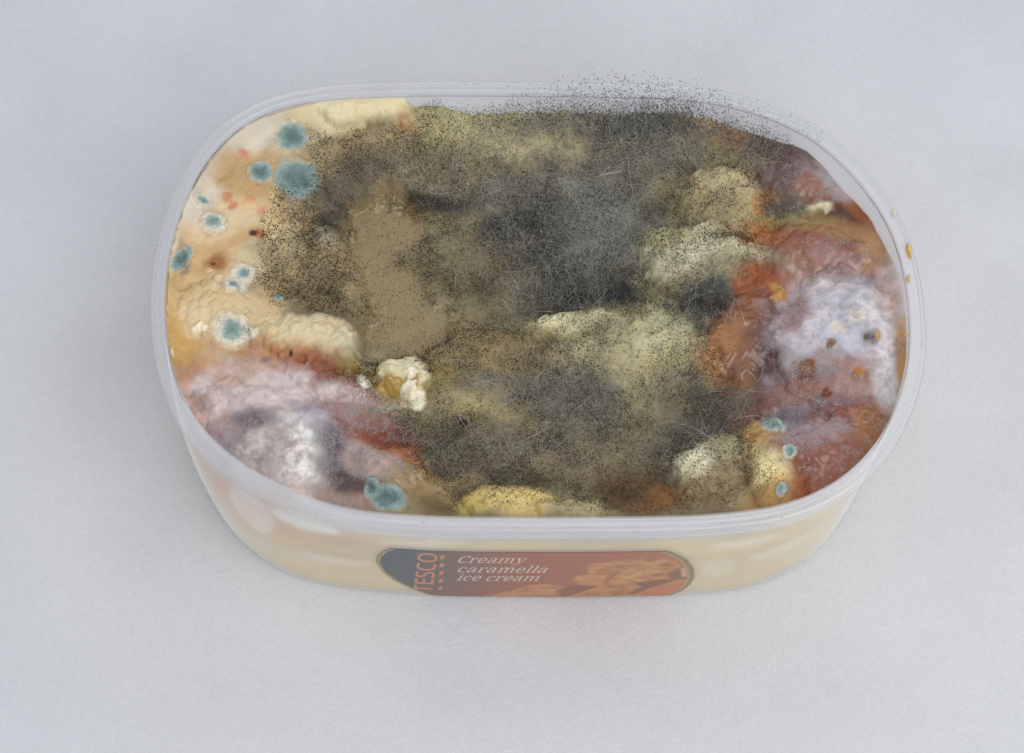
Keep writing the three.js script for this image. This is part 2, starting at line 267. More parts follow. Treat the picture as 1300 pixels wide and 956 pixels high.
const STEP = 0.3, X0 = -97, Z0 = -65, GX = 648, GZ = 444, HG = new Float32Array(GX * GZ), OUT = new Float32Array(GX * GZ), REG = new Int8Array(GX * GZ).fill(-1), NEAR = new Int32Array(GX * GZ), ZONE = new Float32Array(GX * GZ), POOLG = new Float32Array(GX * GZ);
for (let j = 0; j < GZ; j++) for (let i = 0; i < GX; i++) {
  const x = X0 + i * STEP, z = Z0 + j * STEP, k = j * GX + i;
  let best = 1e9, at = 0;
  for (let q = 0; q < RN; q += 4) { const d = (x - RX[q]) ** 2 + (z - RZ[q]) ** 2; if (d < best) { best = d; at = q; } }
  for (let q = at - 4; q <= at + 4; q++) { const w = (q + RN) % RN, d = (x - RX[w]) ** 2 + (z - RZ[w]) ** 2; if (d < best) { best = d; at = w; } }
  NEAR[k] = at; OUT[k] = (x - RX[at]) * NX[at] + (z - RZ[at]) * NZ[at];   // depth inside the outline
  if (OUT[k] < 3) { HG[k] = 50; continue; }
  let h = level(x, z), region = -1, top = 0;
  const wx = x + 1.6 * fbm(x * 0.2, z * 0.2, 3), wz = z + 1.6 * fbm(x * 0.2 + 50, z * 0.2, 3);
  lumps.forEach((L, n) => {
    const m = lumpMask(L, wx, wz); if (m <= 0) return;
    const rise = L[7] * Math.pow(Math.min(1, m * 1.25), L[8]) ; h += rise;
    if (m > 0.1) { region = n; top = rise; }
  });
  const zone = smooth(-1.5, 3.0, inPoly(MOULD, x, z) + 3.2 * fbm(x * 0.22, z * 0.22, 4)), pool = smooth(-2.2, 2.2, inPoly(POOL, x, z) + 4.5 * fbm(x * 0.2 + 9, z * 0.2, 4)) * (1 - blob(-31.6, 20.8, 7.9, 7.6, 0, x, z));
  ZONE[k] = zone * (1 - blob(-31.6, 20.8, 7.1, 7.6, 0, x, z, 0.4)); POOLG[k] = pool;
  const rough = 1 - pool;
  h = mix(h, 45 + 0.15 * fbm(x * 0.1, z * 0.1), pool * 0.9);
  const soft = region >= 0 && lumps[region][0] === 'white_mould_mound' ? 0.35 : 1;
  h += rough * (2.2 * fbm(x * 0.085 + 3, z * 0.085, 3) + soft * 0.55 * fbm(x * 0.3, z * 0.3 + 7, 3) + soft * 0.13 * fbm(x * 1.1, z * 1.1, 3));
  if (region >= 0 && lumps[region][0] === 'white_mould_mound') h += 0.35 * fbm(x * 0.28, z * 0.28, 2);
  if (region >= 0 && lumps[region][0] === 'cream_lump') h += 1.3 * Math.abs(fbm(x * 0.36, z * 0.36 + 60, 3)) + 0.15 * fbm(x * 1.8, z * 1.8, 2);
  const edge = OUT[k] - innerAt(h, at);                        // a film of cream drawn up the wall at the left and the right
  const film = smooth(4.5, -0.4, edge) * (Math.max(smooth(-42, -62, x) * smooth(40, 15, z), smooth(-30.5, -33, x + 0.8 * fbm(z * 0.5, 3)) * smooth(-40, -46, z)) + 0.8 * smooth(78, 90, x) * smooth(-26, -2, z) * smooth(34, 18, z));
  h = mix(h, 60.6 + 0.8 * fbm(x * 0.15, z * 0.15, 2), film * film);
  HG[k] = h; REG[k] = region;
}
const gridAt = (A, x, z) => { const u = clamp((x - X0) / STEP, 0, GX - 2), v = clamp((z - Z0) / STEP, 0, GZ - 2), i = Math.floor(u), j = Math.floor(v), k = j * GX + i; return mix(mix(A[k], A[k + 1], u - i), mix(A[k + GX], A[k + GX + 1], u - i), v - j); };
const nearAt = (x, z) => NEAR[clamp(Math.round((z - Z0) / STEP), 0, GZ - 1) * GX + clamp(Math.round((x - X0) / STEP), 0, GX - 1)];
const heightAt = (x, z) => gridAt(HG, x, z), depthAt = (x, z) => gridAt(OUT, x, z) - innerAt(heightAt(x, z), nearAt(x, z));

// paint: centre, radii, turn, colour as photographed, strength, softness, unevenness
const paints = [], daub = (...p) => paints.push(p);
daub(-80.5, -19.7, 25.7, 38.2, 0, 230, 194, 138, 1, .5, .2); daub(-82.6, 7.3, 11.9, 20.2, 0, 226, 182, 112, .9, .6, .3); daub(-84.3, 11.7, 5.9, 15.7, 10, 228, 178, 84, .9, .6, .25);
daub(-76.4, -49.2, 18.8, 12.4, -35, 216, 208, 190, .9, .6, .35); daub(-84.3, -31.3, 6.9, 15.7, 15, 214, 204, 190, .9, .6, .3); daub(-71.6, -37.2, 8.9, 6.7, -20, 206, 168, 108, .9, .6, .4);
daub(-76.7, -22.0, 9.9, 5.6, -25, 230, 206, 166, .8, .6, .4); daub(-74.3, -15.1, 11.9, 4.9, -20, 212, 162, 104, .6, .6, .5); daub(-65.4, -15.1, 9.9, 7.9, -30, 232, 216, 170, .8, .6, .5);
daub(-78.2, 0.7, 9.9, 9.0, 0, 228, 202, 152, .8, .6, .4); daub(-73.6, -2.6, 7.9, 3.4, 20, 232, 214, 180, .6, .5, .5); daub(-81.7, 7.3, 5.9, 4.0, 30, 236, 216, 180, .6, .5, .6);
daub(-67.3, 5.1, 13.9, 10.1, 20, 226, 198, 150, .8, .6, .4); daub(-46.2, -60.2, 16.2, 6.7, -3, 254, 242, 204, 1, .4, .3); daub(-56.2, -52.9, 9.9, 6.7, -10, 224, 206, 160, .8, .6, .4);
daub(-34.8, -55.3, 4.4, 3.1, 0, 206, 140, 84, .9, .6, .5); daub(-49.4, -62.7, 4.0, 1.8, 0, 240, 170, 136, .7, .7, .4); daub(-61.4, -55.8, 2.8, 2.2, 0, 140, 120, 60, .9, .7, .5);
daub(-41.6, -43.2, 14.9, 10.1, 0, 162, 140, 104, .9, .6, .4); daub(-23.5, -51.7, 13.9, 5.8, 0, 176, 168, 118, .9, .6, .4); daub(2.9, -51.7, 23.8, 8.1, 0, 176, 166, 128, .95, .6, .4);
daub(-11.3, -55.3, 11.9, 3.6, 0, 180, 172, 128, .8, .6, .5); daub(29.3, -48.0, 13.9, 11.2, 0, 118, 114, 100, .9, .6, .4); daub(45.7, -51.7, 10.9, 4.9, 20, 150, 122, 92, .9, .6, .4);
daub(43.4, -55.3, 5.5, 2.2, 20, 214, 168, 104, .9, .6, .5); daub(51.8, -50.4, 5.9, 4.0, 30, 172, 116, 84, .7, .6, .5); daub(61.7, -45.6, 8.9, 6.7, 40, 116, 98, 92, .9, .6, .4);
daub(-23.4, -40.8, 18.8, 7.2, 0, 130, 120, 96, .9, .6, .4); daub(-47.4, -34.9, 13.9, 6.7, -20, 92, 82, 68, .9, .6, .4); daub(-27.2, -32.5, 14.9, 2.7, 2, 46, 42, 36, .95, .6, .4);
daub(-35.2, -29.0, 11.9, 4.0, 0, 124, 92, 46, .8, .6, .5); daub(4.9, -36.0, 19.8, 13.5, -10, 108, 104, 96, .9, .6, .4); daub(-3.2, -25.5, 11.9, 9.0, 0, 56, 56, 52, .9, .6, .5);
daub(8.6, -11.7, 19.8, 13.9, -10, 54, 53, 48, .95, .6, .35); daub(16.3, -4.9, 11.9, 5.8, -20, 30, 32, 34, .95, .6, .4); daub(18.7, -26.6, 13.9, 14.8, 0, 126, 128, 124, .9, .7, .4);
daub(-17.0, -15.1, 14.9, 10.1, 0, 122, 108, 80, .9, .6, .5); daub(-11.1, -6.0, 11.9, 9.0, 0, 114, 102, 76, .8, .6, .5); daub(-38.6, -10.5, 11.9, 18.0, 0, 138, 120, 82, .9, .6, .4);
daub(41.2, -14.6, 15.4, 10.3, 8, 194, 186, 154, .95, .5, .35); daub(38.2, -12.8, 9.9, 5.8, 8, 200, 194, 164, .8, .6, .3); daub(48.4, -30.8, 11.9, 9.4, 12, 158, 142, 106, .95, .7, .45);
daub(51.0, -34.9, 7.9, 4.9, 20, 180, 164, 124, .8, .6, .4); daub(58.3, -28.5, 3.6, 7.6, 25, 190, 128, 62, .9, .5, .4); daub(32.4, -30.1, 5.9, 4.9, 0, 70, 66, 58, .8, .7, .4);
daub(32.5, -19.7, 9.1, 4.5, 10, 168, 162, 112, .8, .6, .4); daub(49.8, -8.3, 9.9, 6.3, 0, 120, 108, 78, .8, .6, .5); daub(42.6, -0.4, 11.9, 6.7, -25, 66, 66, 64, .95, .6, .4);
daub(8.0, 3.8, 11.1, 4.0, -8, 230, 220, 178, .95, .4, .35); daub(11.2, 8.4, 4.8, 4.5, 0, 222, 214, 176, .8, .6, .5); daub(23.7, 11.7, 22.2, 13.0, 8, 160, 152, 116, .9, .6, .35);
daub(33.5, 8.4, 9.1, 8.5, 0, 174, 170, 134, .8, .6, .4); daub(33.3, 15.0, 7.9, 4.0, 0, 172, 160, 100, .4, .7, .4); daub(-11.0, 11.7, 15.8, 9.0, 0, 138, 118, 80, .9, .6, .4);
daub(-22.6, 8.4, 11.9, 9.0, 0, 142, 122, 84, .8, .6, .4); daub(-7.1, 20.4, 23.8, 4.5, 0, 106, 100, 84, .9, .6, .4); daub(12.0, 24.6, 14.9, 7.6, 5, 104, 102, 92, .95, .6, .35);
daub(-12.8, 27.8, 14.9, 6.7, 5, 136, 122, 88, .9, .6, .4); daub(-14.7, 25.7, 7.9, 3.1, 0, 164, 152, 110, .7, .7, .4); daub(-22.2, 34.2, 15.8, 6.7, 15, 116, 104, 72, .9, .6, .4);
daub(-7.1, 39.4, 21.8, 9.0, 5, 104, 94, 74, .95, .6, .4); daub(28.7, 37.3, 25.7, 13.5, 0, 118, 108, 84, .95, .6, .35); daub(42.4, 26.8, 11.9, 13.5, 0, 98, 92, 78, .9, .6, .4);
daub(49.7, 33.1, 9.9, 11.2, 0, 84, 78, 68, .85, .6, .4); daub(7.9, 43.5, 7.9, 4.9, 0, 124, 110, 84, .8, .6, .4); daub(-10.8, 47.6, 23.8, 5.8, 0, 74, 62, 44, .9, .6, .4);
daub(28.3, 49.6, 17.8, 8.1, 0, 92, 64, 34, .95, .6, .4); daub(31.1, 52.1, 7.9, 4.0, 0, 128, 84, 36, .9, .6, .4); daub(36.3, 37.3, 9.9, 6.7, 0, 70, 68, 66, .8, .6, .4);
daub(-53.1, 9.5, 15.8, 7.0, 16, 226, 208, 164, .95, .5, .3); daub(-42.8, 12.8, 5.9, 6.7, 30, 216, 206, 168, .9, .5, .4); daub(-50.8, -19.7, 5.1, 4.5, 0, 186, 180, 150, .8, .6, .5);
daub(-56.3, -10.5, 13.9, 12.4, 0, 146, 126, 92, .85, .6, .4); daub(-54.0, -1.5, 11.9, 5.6, 10, 120, 104, 72, .8, .6, .4); daub(-47.0, -24.3, 7.9, 6.7, -30, 80, 72, 60, .9, .6, .5);
daub(-62.8, 16.1, 11.9, 4.9, 10, 202, 148, 92, .9, .6, .4); daub(-49.2, 19.9, 17.8, 4.9, 12, 178, 98, 54, .95, .6, .35); daub(-55.8, 22.5, 13.9, 4.5, 10, 150, 62, 26, .9, .6, .4);
daub(-42.4, 22.5, 7.9, 3.6, 20, 122, 50, 18, .9, .6, .4); daub(-49.0, 25.7, 2.8, 2.7, 0, 142, 140, 122, .9, .5, .4, .16); daub(-34.0, 18.2, 13.9, 5.8, 0, 150, 132, 62, .9, .6, .4);
daub(-31.6, 19.9, 6.3, 6.3, 0, 226, 214, 172, .95, .4, .5, .3); daub(-34.2, 22.9, 4.4, 3.1, 0, 196, 158, 44, .95, .5, .4, .3); daub(-29.1, 22.1, 1.6, 2.7, 0, 190, 150, 70, .9, .5, .4, .3);
daub(-28.1, 25.7, 2.0, 1.8, 0, 240, 232, 205, .9, .5, .4, .3); daub(-71.3, 34.2, 17.8, 15.7, 30, 200, 168, 156, .9, .6, .4); daub(-78.4, 26.8, 9.9, 9.0, 60, 190, 124, 86, .8, .7, .4);
daub(-63.0, 31.0, 19.8, 10.3, 20, 230, 214, 212, .9, .7, .45, .2); daub(-52.7, 28.9, 11.9, 6.3, 15, 226, 210, 208, .9, .7, .5, .2); daub(-45.0, 31.0, 11.9, 5.4, 15, 168, 120, 112, .8, .6, .5);
daub(-62.7, 37.3, 13.9, 4.5, 25, 100, 86, 98, .95, .6, .4); daub(-71.0, 40.4, 7.9, 3.6, 40, 150, 128, 134, .8, .6, .4); daub(-50.5, 35.6, 9.1, 4.0, 25, 170, 172, 188, .8, .6, .5);
daub(-55.4, 44.5, 9.5, 9.9, 0, 240, 236, 230, 1, .6, .15); daub(-46.9, 41.4, 5.5, 7.6, -20, 92, 82, 92, .95, .6, .4); daub(-65.0, 45.6, 7.9, 9.0, 45, 216, 198, 188, .9, .6, .4);
daub(-57.2, 53.7, 13.9, 4.5, 20, 214, 196, 188, .9, .6, .4); daub(-42.9, 49.2, 7.9, 4.9, 20, 74, 52, 60, .9, .6, .4); daub(-37.3, 36.2, 9.1, 5.8, 30, 158, 78, 48, .95, .6, .35);
daub(-33.5, 37.3, 5.9, 4.0, 30, 132, 58, 28, .9, .6, .4); daub(-31.4, 43.5, 7.9, 4.9, 35, 188, 112, 58, .95, .6, .35); daub(-38.9, 43.5, 7.9, 4.0, 20, 192, 160, 146, .9, .6, .4);
daub(-26.6, 49.6, 7.1, 5.8, 40, 168, 142, 96, .95, .6, .4); daub(-42.3, 53.7, 9.9, 3.1, 5, 170, 136, 120, .9, .6, .4); daub(-23.8, 53.7, 7.9, 4.0, 10, 120, 96, 56, .9, .6, .4);
daub(-5.6, 52.9, 11.5, 4.9, 4, 214, 186, 116, .95, .35, .3); daub(-4.3, 51.3, 7.9, 2.7, 4, 222, 194, 120, .9, .6, .4); daub(-14.5, 54.7, 4.0, 2.7, 0, 206, 180, 90, .8, .6, .4);
daub(9.3, 55.3, 8.3, 4.0, 0, 172, 160, 118, .95, .4, .35); daub(-12.7, 47.6, 5.9, 3.1, 10, 152, 130, 80, .8, .6, .4); daub(42.1, 42.5, 7.5, 7.6, 30, 156, 146, 112, .95, .6, .45);
daub(37.9, 43.5, 4.0, 5.8, 0, 208, 202, 172, .95, .5, .35); daub(45.1, 50.7, 9.9, 6.3, 0, 132, 112, 82, .9, .6, .4); daub(49.6, 53.7, 4.0, 3.1, 0, 186, 160, 120, .8, .6, .4);
daub(57.4, 43.5, 7.5, 13.5, -12, 198, 158, 92, .95, .4, .35); daub(54.8, 36.2, 5.5, 4.5, -15, 204, 160, 88, .95, .4, .35); daub(57.5, 45.6, 5.9, 4.9, 0, 222, 208, 154, .9, .5, .4);
daub(59.8, 53.7, 11.9, 4.9, -15, 192, 144, 72, .9, .6, .4); daub(67.5, 49.6, 7.9, 6.7, -35, 182, 110, 42, .9, .6, .4); daub(80.7, -29.0, 11.9, 13.5, 40, 92, 48, 40, .95, .6, .35);
daub(67.2, -37.2, 9.9, 8.1, 30, 98, 74, 74, .95, .6, .4); daub(74.1, -34.1, 7.1, 3.6, 35, 176, 160, 162, .5, .7, .6, .3); daub(71.0, -32.5, 5.1, 3.6, 35, 168, 96, 66, .8, .6, .5);
daub(82.6, -27.8, 9.1, 2.7, 52, 170, 92, 30, .95, .5, .3); daub(80.1, -33.7, 5.9, 2.0, 48, 176, 100, 34, .95, .5, .3); daub(64.6, -26.6, 6.7, 5.8, 0, 92, 80, 72, .9, .6, .4);
daub(71.8, -27.1, 4.4, 2.0, -24, 216, 208, 166, 1, .4, .3); daub(66.4, -23.1, 9.1, 3.1, 0, 168, 146, 90, .8, .6, .4); daub(64.1, -18.5, 11.9, 4.5, 10, 182, 112, 36, .95, .6, .3);
daub(73.8, -15.1, 15.8, 7.6, 14, 150, 78, 50, .95, .6, .35); daub(60.6, -9.4, 7.9, 4.9, 0, 146, 66, 34, .9, .6, .4); daub(80.0, -19.7, 7.9, 3.1, 10, 190, 136, 80, .7, .6, .5);
daub(82.2, -9.4, 11.9, 7.6, 10, 130, 74, 66, .9, .6, .4); daub(75.6, -12.4, 9.9, 3.1, 20, 180, 136, 130, .55, .6, .5, .3); daub(87.4, -12.8, 5.9, 10.1, 20, 200, 150, 96, .8, .6, .4);
daub(84.7, -3.8, 7.9, 6.7, 0, 124, 72, 70, .9, .6, .4); daub(59.4, -4.9, 7.9, 7.6, 0, 186, 96, 30, .95, .6, .35); daub(51.9, 8.4, 9.1, 12.6, 35, 164, 88, 36, .95, .6, .35);
daub(47.8, 11.7, 4.4, 9.0, 20, 184, 124, 56, .9, .6, .4); daub(58.2, 9.5, 6.7, 14.4, 10, 104, 54, 46, .95, .6, .35); daub(58.9, 20.4, 7.9, 12.6, 0, 84, 54, 56, .95, .6, .35);
daub(50.4, 18.2, 5.1, 6.7, 10, 150, 92, 46, .7, .7, .4); daub(75.8, 11.7, 15.4, 20.7, -8, 194, 188, 194, .92, .7, .35); daub(76.6, 1.1, 9.1, 6.3, 0, 190, 190, 200, .8, .6, .4);
daub(68.0, -2.0, 7.9, 4.9, -10, 214, 204, 210, .9, .7, .45, .2); daub(69.3, 7.3, 9.9, 7.6, 0, 212, 208, 214, .8, .7, .45, .2); daub(83.7, 9.5, 6.7, 13.5, 0, 226, 222, 226, .9, .7, .3);
daub(77.6, 13.9, 5.9, 7.6, 0, 196, 196, 206, .8, .6, .5); daub(64.8, 2.9, 4.4, 5.8, 0, 150, 104, 104, .8, .6, .5); daub(68.2, 24.6, 11.9, 7.6, -15, 156, 104, 94, .9, .6, .45, .3);
daub(65.1, 28.9, 13.9, 4.5, -8, 160, 106, 88, .8, .6, .5, .3); daub(70.5, 18.2, 4.0, 4.5, 0, 166, 140, 140, .7, .7, .5); daub(78.8, 22.5, 4.8, 7.6, 0, 168, 126, 118, .8, .6, .5);
daub(72.6, 29.9, 15.8, 3.6, -8, 118, 104, 116, .85, .6, .45); daub(61.1, 32.1, 5.9, 4.5, 0, 92, 84, 92, .9, .6, .4); daub(85.3, 24.6, 3.2, 6.7, 10, 214, 208, 206, .8, .6, .4);
daub(70.0, 39.4, 13.9, 9.0, -30, 150, 70, 42, .95, .6, .35); daub(77.6, 38.3, 9.9, 9.0, -45, 158, 84, 52, .95, .6, .35); daub(66.5, 36.2, 9.9, 4.0, -12, 168, 146, 152, .7, .7, .55, .3);
daub(81.7, 34.2, 5.9, 6.7, -60, 182, 110, 40, .95, .6, .3); daub(71.3, 47.6, 11.9, 4.9, -38, 164, 84, 34, .95, .6, .3); daub(67.9, 42.5, 7.9, 4.9, -30, 150, 84, 66, .6, .7, .5);
daub(89.1, 18.2, 1.6, 15.7, 2, 212, 156, 92, .95, .6, .25); daub(88.4, -0.4, 4.4, 8.5, 8, 222, 196, 188, .9, .6, .4); daub(90.3, -0.4, 2.0, 3.1, 8, 224, 150, 110, .8, .6, .4);
daub(66.2, 17.6, 2.2, 1.6, 10, 150, 92, 20, 1, .3, .3, .3); daub(66.0, 20.4, 4.0, 2.7, 0, 120, 74, 60, .7, .7, .4); daub(82.3, 11.7, 3.0, 2.7, 0, 120, 108, 106, .7, .7, .4);
daub(65.6, 19.9, 2.8, 1.8, 0, 118, 62, 44, .9, .6, .4); daub(72.5, 12.1, 1.2, 0.9, 40, 168, 110, 34, 1, .3, .4, .4); daub(78.0, 20.8, 1.4, 0.9, 0, 190, 128, 40, 1, .3, .4, .4);
daub(80.3, 21.2, 1.0, 2.0, 0, 176, 100, 50, .9, .5, .4, .4); daub(82.4, 11.3, 2.0, 1.8, 0, 96, 86, 80, 1, .4, .5, .4); daub(83.6, 10.4, 0.8, 1.3, 0, 214, 170, 90, .9, .4, .5, .4);
daub(70.6, 25.7, 1.2, 1.1, 0, 130, 60, 30, 1, .4, .5, .4); daub(61.4, -5.6, 1.6, 2.9, -20, 212, 150, 50, 1, .4, .4, .4); daub(54.8, 25.7, 1.2, 1.3, 0, 110, 56, 30, .8, .5, .4);
daub(74.1, 8.0, 2.4, 2.0, 0, 224, 214, 198, .9, .5, .5, .4); daub(79.1, 5.6, 2.4, 2.0, 0, 226, 214, 198, .9, .5, .5, .4); daub(-73.3, -42.0, 1.2, 1.3, 0, 242, 130, 100, .75, 1.0, .9, .5);
daub(-60.9, -44.6, 1.6, 1.1, 0, 238, 132, 104, .75, 1.0, .9, .5); daub(-58.4, -47.0, 1.2, 0.9, 0, 236, 150, 120, .75, 1.0, .9, .5); daub(-67.4, -53.4, 1.6, 1.1, -30, 240, 140, 110, .75, 1.0, .9, .5);
daub(-69.9, -34.6, 1.2, 1.3, -40, 240, 130, 95, .75, 1.0, .9, .5); daub(-70.9, -32.3, 1.0, 0.9, 0, 238, 128, 96, .75, 1.0, .9, .5); daub(-71.2, -30.1, 1.2, 1.1, 0, 238, 140, 110, .75, 1.0, .9, .5);
daub(-74.7, -27.8, 2.0, 1.1, -25, 236, 124, 84, .75, 1.0, .9, .5); daub(-77.2, -29.7, 1.8, 1.3, -10, 228, 128, 86, .75, 1.0, .9, .5); daub(-68.6, -27.1, 1.2, 1.3, 0, 232, 156, 120, .75, 1.0, .9, .5);
daub(-70.3, -54.3, 1.2, 0.9, 0, 240, 180, 150, .75, 1.0, .9, .5); daub(-68.7, -20.1, 2.4, 2.0, 0, 198, 116, 54, .9, .6, .5, .3); daub(-70.2, -20.1, 1.2, 1.1, 0, 70, 44, 36, 1, .5, .5, .4);
daub(-67.8, -19.7, 0.8, 0.7, 0, 110, 50, 24, .9, .5, .5, .4); daub(-78.7, -10.5, 2.8, 2.5, 0, 180, 100, 40, .85, .7, .4, .3); daub(-79.5, -10.3, 0.8, 0.7, 0, 80, 36, 16, 1, .5, .5, .4);
daub(-51.7, 7.3, 1.6, 1.1, 0, 232, 172, 140, .75, 1.0, .9, .5); daub(-65.1, 16.5, 1.2, 0.9, 0, 120, 104, 102, .8, .9, .5, .3); daub(-58.8, 15.4, 0.5, 0.7, 0, 40, 36, 30, 1, .4, .3, .3);
daub(79.1, -34.9, 7.1, 3.6, 40, 206, 200, 202, .5, .7, .5); daub(-89.0, -22.0, 2.8, 18.0, 10, 226, 216, 198, .7, .7, .4); daub(-76.7, -55.3, 15.8, 4.0, -38, 224, 220, 208, .8, .7, .4);
daub(91.4, -8.3, 2.8, 13.5, 0, 226, 218, 214, .8, .7, .4); daub(-46.1, -56.1, 16.2, 6.1, -2, 236, 220, 174, .95, .45, .3); daub(-33.7, -50.9, 2.8, 2.7, 0, 206, 140, 84, .7, .8, .6);
daub(-49.1, -58.8, 3.2, 1.6, 0, 240, 176, 140, .6, .8, .6); daub(-17.0, 31.0, 1.0, 0.9, 60, 12, 10, 8, 1, .3, .3, .4);
const cols = paints.map((p) => tone(p[5], p[6], p[7]));
const BASE = tone(150, 132, 98), MOULDY = tone(124, 116, 86), POOLC = tone(138, 118, 80);
function colourAt(x, z) {
  const k = Math.round((z - Z0) / STEP) * GX + Math.round((x - X0) / STEP), zone = gridAt(ZONE, x, z), c = BASE.slice();
  for (let i = 0; i < 3; i++) c[i] = mix(c[i], MOULDY[i], zone);
  paints.forEach((p, n) => { const m = p[8] * blob(p[0], p[1], p[2], p[3], p[4], x, z, p[9] ?? 0.5, p[10] ?? 0.3, p[11] ?? 0.16); if (m > 0) for (let i = 0; i < 3; i++) c[i] = mix(c[i], cols[n][i], m); });
  const pool = gridAt(POOLG, x, z) * clamp(0.85 + 0.4 * fbm(x * 0.12 + 3, z * 0.12, 3), 0, 1); for (let i = 0; i < 3; i++) c[i] = mix(c[i], POOLC[i], pool);
  for (let i = 0; i < 3; i++) c[i] *= 1 + [0.36, 0.355, 0.27][i] * zone;                        // old cream under the grey mould is olive
  const pale = smooth(0.38, 0.6, c[1]) * 0.75;
  const g = 1 + (1 - pale) * (0.16 * fbm(x * 0.35, z * 0.35 + 40, 4) + (0.10 + 0.18 * zone) * fbm(x * 1.3, z * 1.3 + 90, 3)) * (1 - 0.6 * pool), w = 0.06 * fbm(x * 0.25 + 70, z * 0.25, 3);
  return [clamp(c[0] * g * (1 + w), 0.01, 0.9), clamp(c[1] * g, 0.01, 0.9), clamp(c[2] * g * (1 - w), 0.01, 0.9)];
}
const wet = new THREE.MeshPhysicalMaterial({ vertexColors: true, roughness: 0.36, clearcoat: 0.55, clearcoatRoughness: 0.16 });
const matt = new THREE.MeshPhysicalMaterial({ vertexColors: true, roughness: 0.72 });
const fuzzy = new THREE.MeshPhysicalMaterial({ vertexColors: true, roughness: 1.0, specularIntensity: 0.2 });
const glaze = new THREE.MeshPhysicalMaterial({ vertexColors: true, roughness: 0.3, clearcoat: 0.3, clearcoatRoughness: 0.2 });
{
  const n = GX * GZ, P = new Float32Array(n * 3), N = new Float32Array(n * 3), C = new Float32Array(n * 3), inside = new Uint8Array(n);
  for (let j = 1; j < GZ - 1; j++) for (let i = 1; i < GX - 1; i++) {
    const k = j * GX + i; let x = X0 + i * STEP, z = Z0 + j * STEP; const lim = innerAt(HG[k], NEAR[k]) - 0.25;
    inside[k] = OUT[k] >= lim ? 1 : 0;
    if (OUT[k] < lim - 1) continue;
    if (!inside[k]) { const q = NEAR[k], push = lim - OUT[k]; x += NX[q] * push; z += NZ[q] * push; }
    P.set([x, HG[k], z], k * 3);
    const a = (HG[k - 1] - HG[k + 1]) / (2 * STEP), b = (HG[k - GX] - HG[k + GX]) / (2 * STEP), l = Math.hypot(a, 1, b);
    N.set([a / l, 1 / l, b / l], k * 3); C.set(colourAt(x, z), k * 3);
  }
  const pieces = new Map();                                 // part number -> triangles; -1 the body, -2 the melted pool
  for (let j = 1; j < GZ - 2; j++) for (let i = 1; i < GX - 2; i++) {
    const k = j * GX + i, quad = [k, k + 1, k + GX, k + GX + 1], hit = quad.reduce((s, q) => s + inside[q], 0);
    if (!hit || quad.some((q) => P[q * 3 + 1] === 0)) continue;
    const part = POOLG[k] > 0.5 ? -2 : REG[k];
    if (!pieces.has(part)) pieces.set(part, []);
    pieces.get(part).push(k, k + GX, k + 1, k + 1, k + GX, k + GX + 1);
  }
  for (const part of [...pieces.keys()].sort((a, b) => a - b)) {
    const tri = pieces.get(part), map = new Map(), pos = [], nor = [], col = [];
    const idx = tri.map((k) => { if (!map.has(k)) { map.set(k, map.size); pos.push(P[k * 3], P[k * 3 + 1], P[k * 3 + 2]); nor.push(N[k * 3], N[k * 3 + 1], N[k * 3 + 2]); col.push(C[k * 3], C[k * 3 + 1], C[k * 3 + 2]); } return map.get(k); });
    const g = geo(pos, idx, { color: col, normal: nor });
    if (part === -1) add(ice, 'ice_cream_surface', g, matt);
    else if (part === -2) add(ice, 'melted_pool', g, glaze, 'smooth olive brown melted pool in the sunken left middle');
    else { const L = lumps[part]; add(ice, L[0], g, L[0] === 'caramel_lump' ? wet : L[0] === 'cream_lump' ? matt : fuzzy, L[1]); }
  }
}
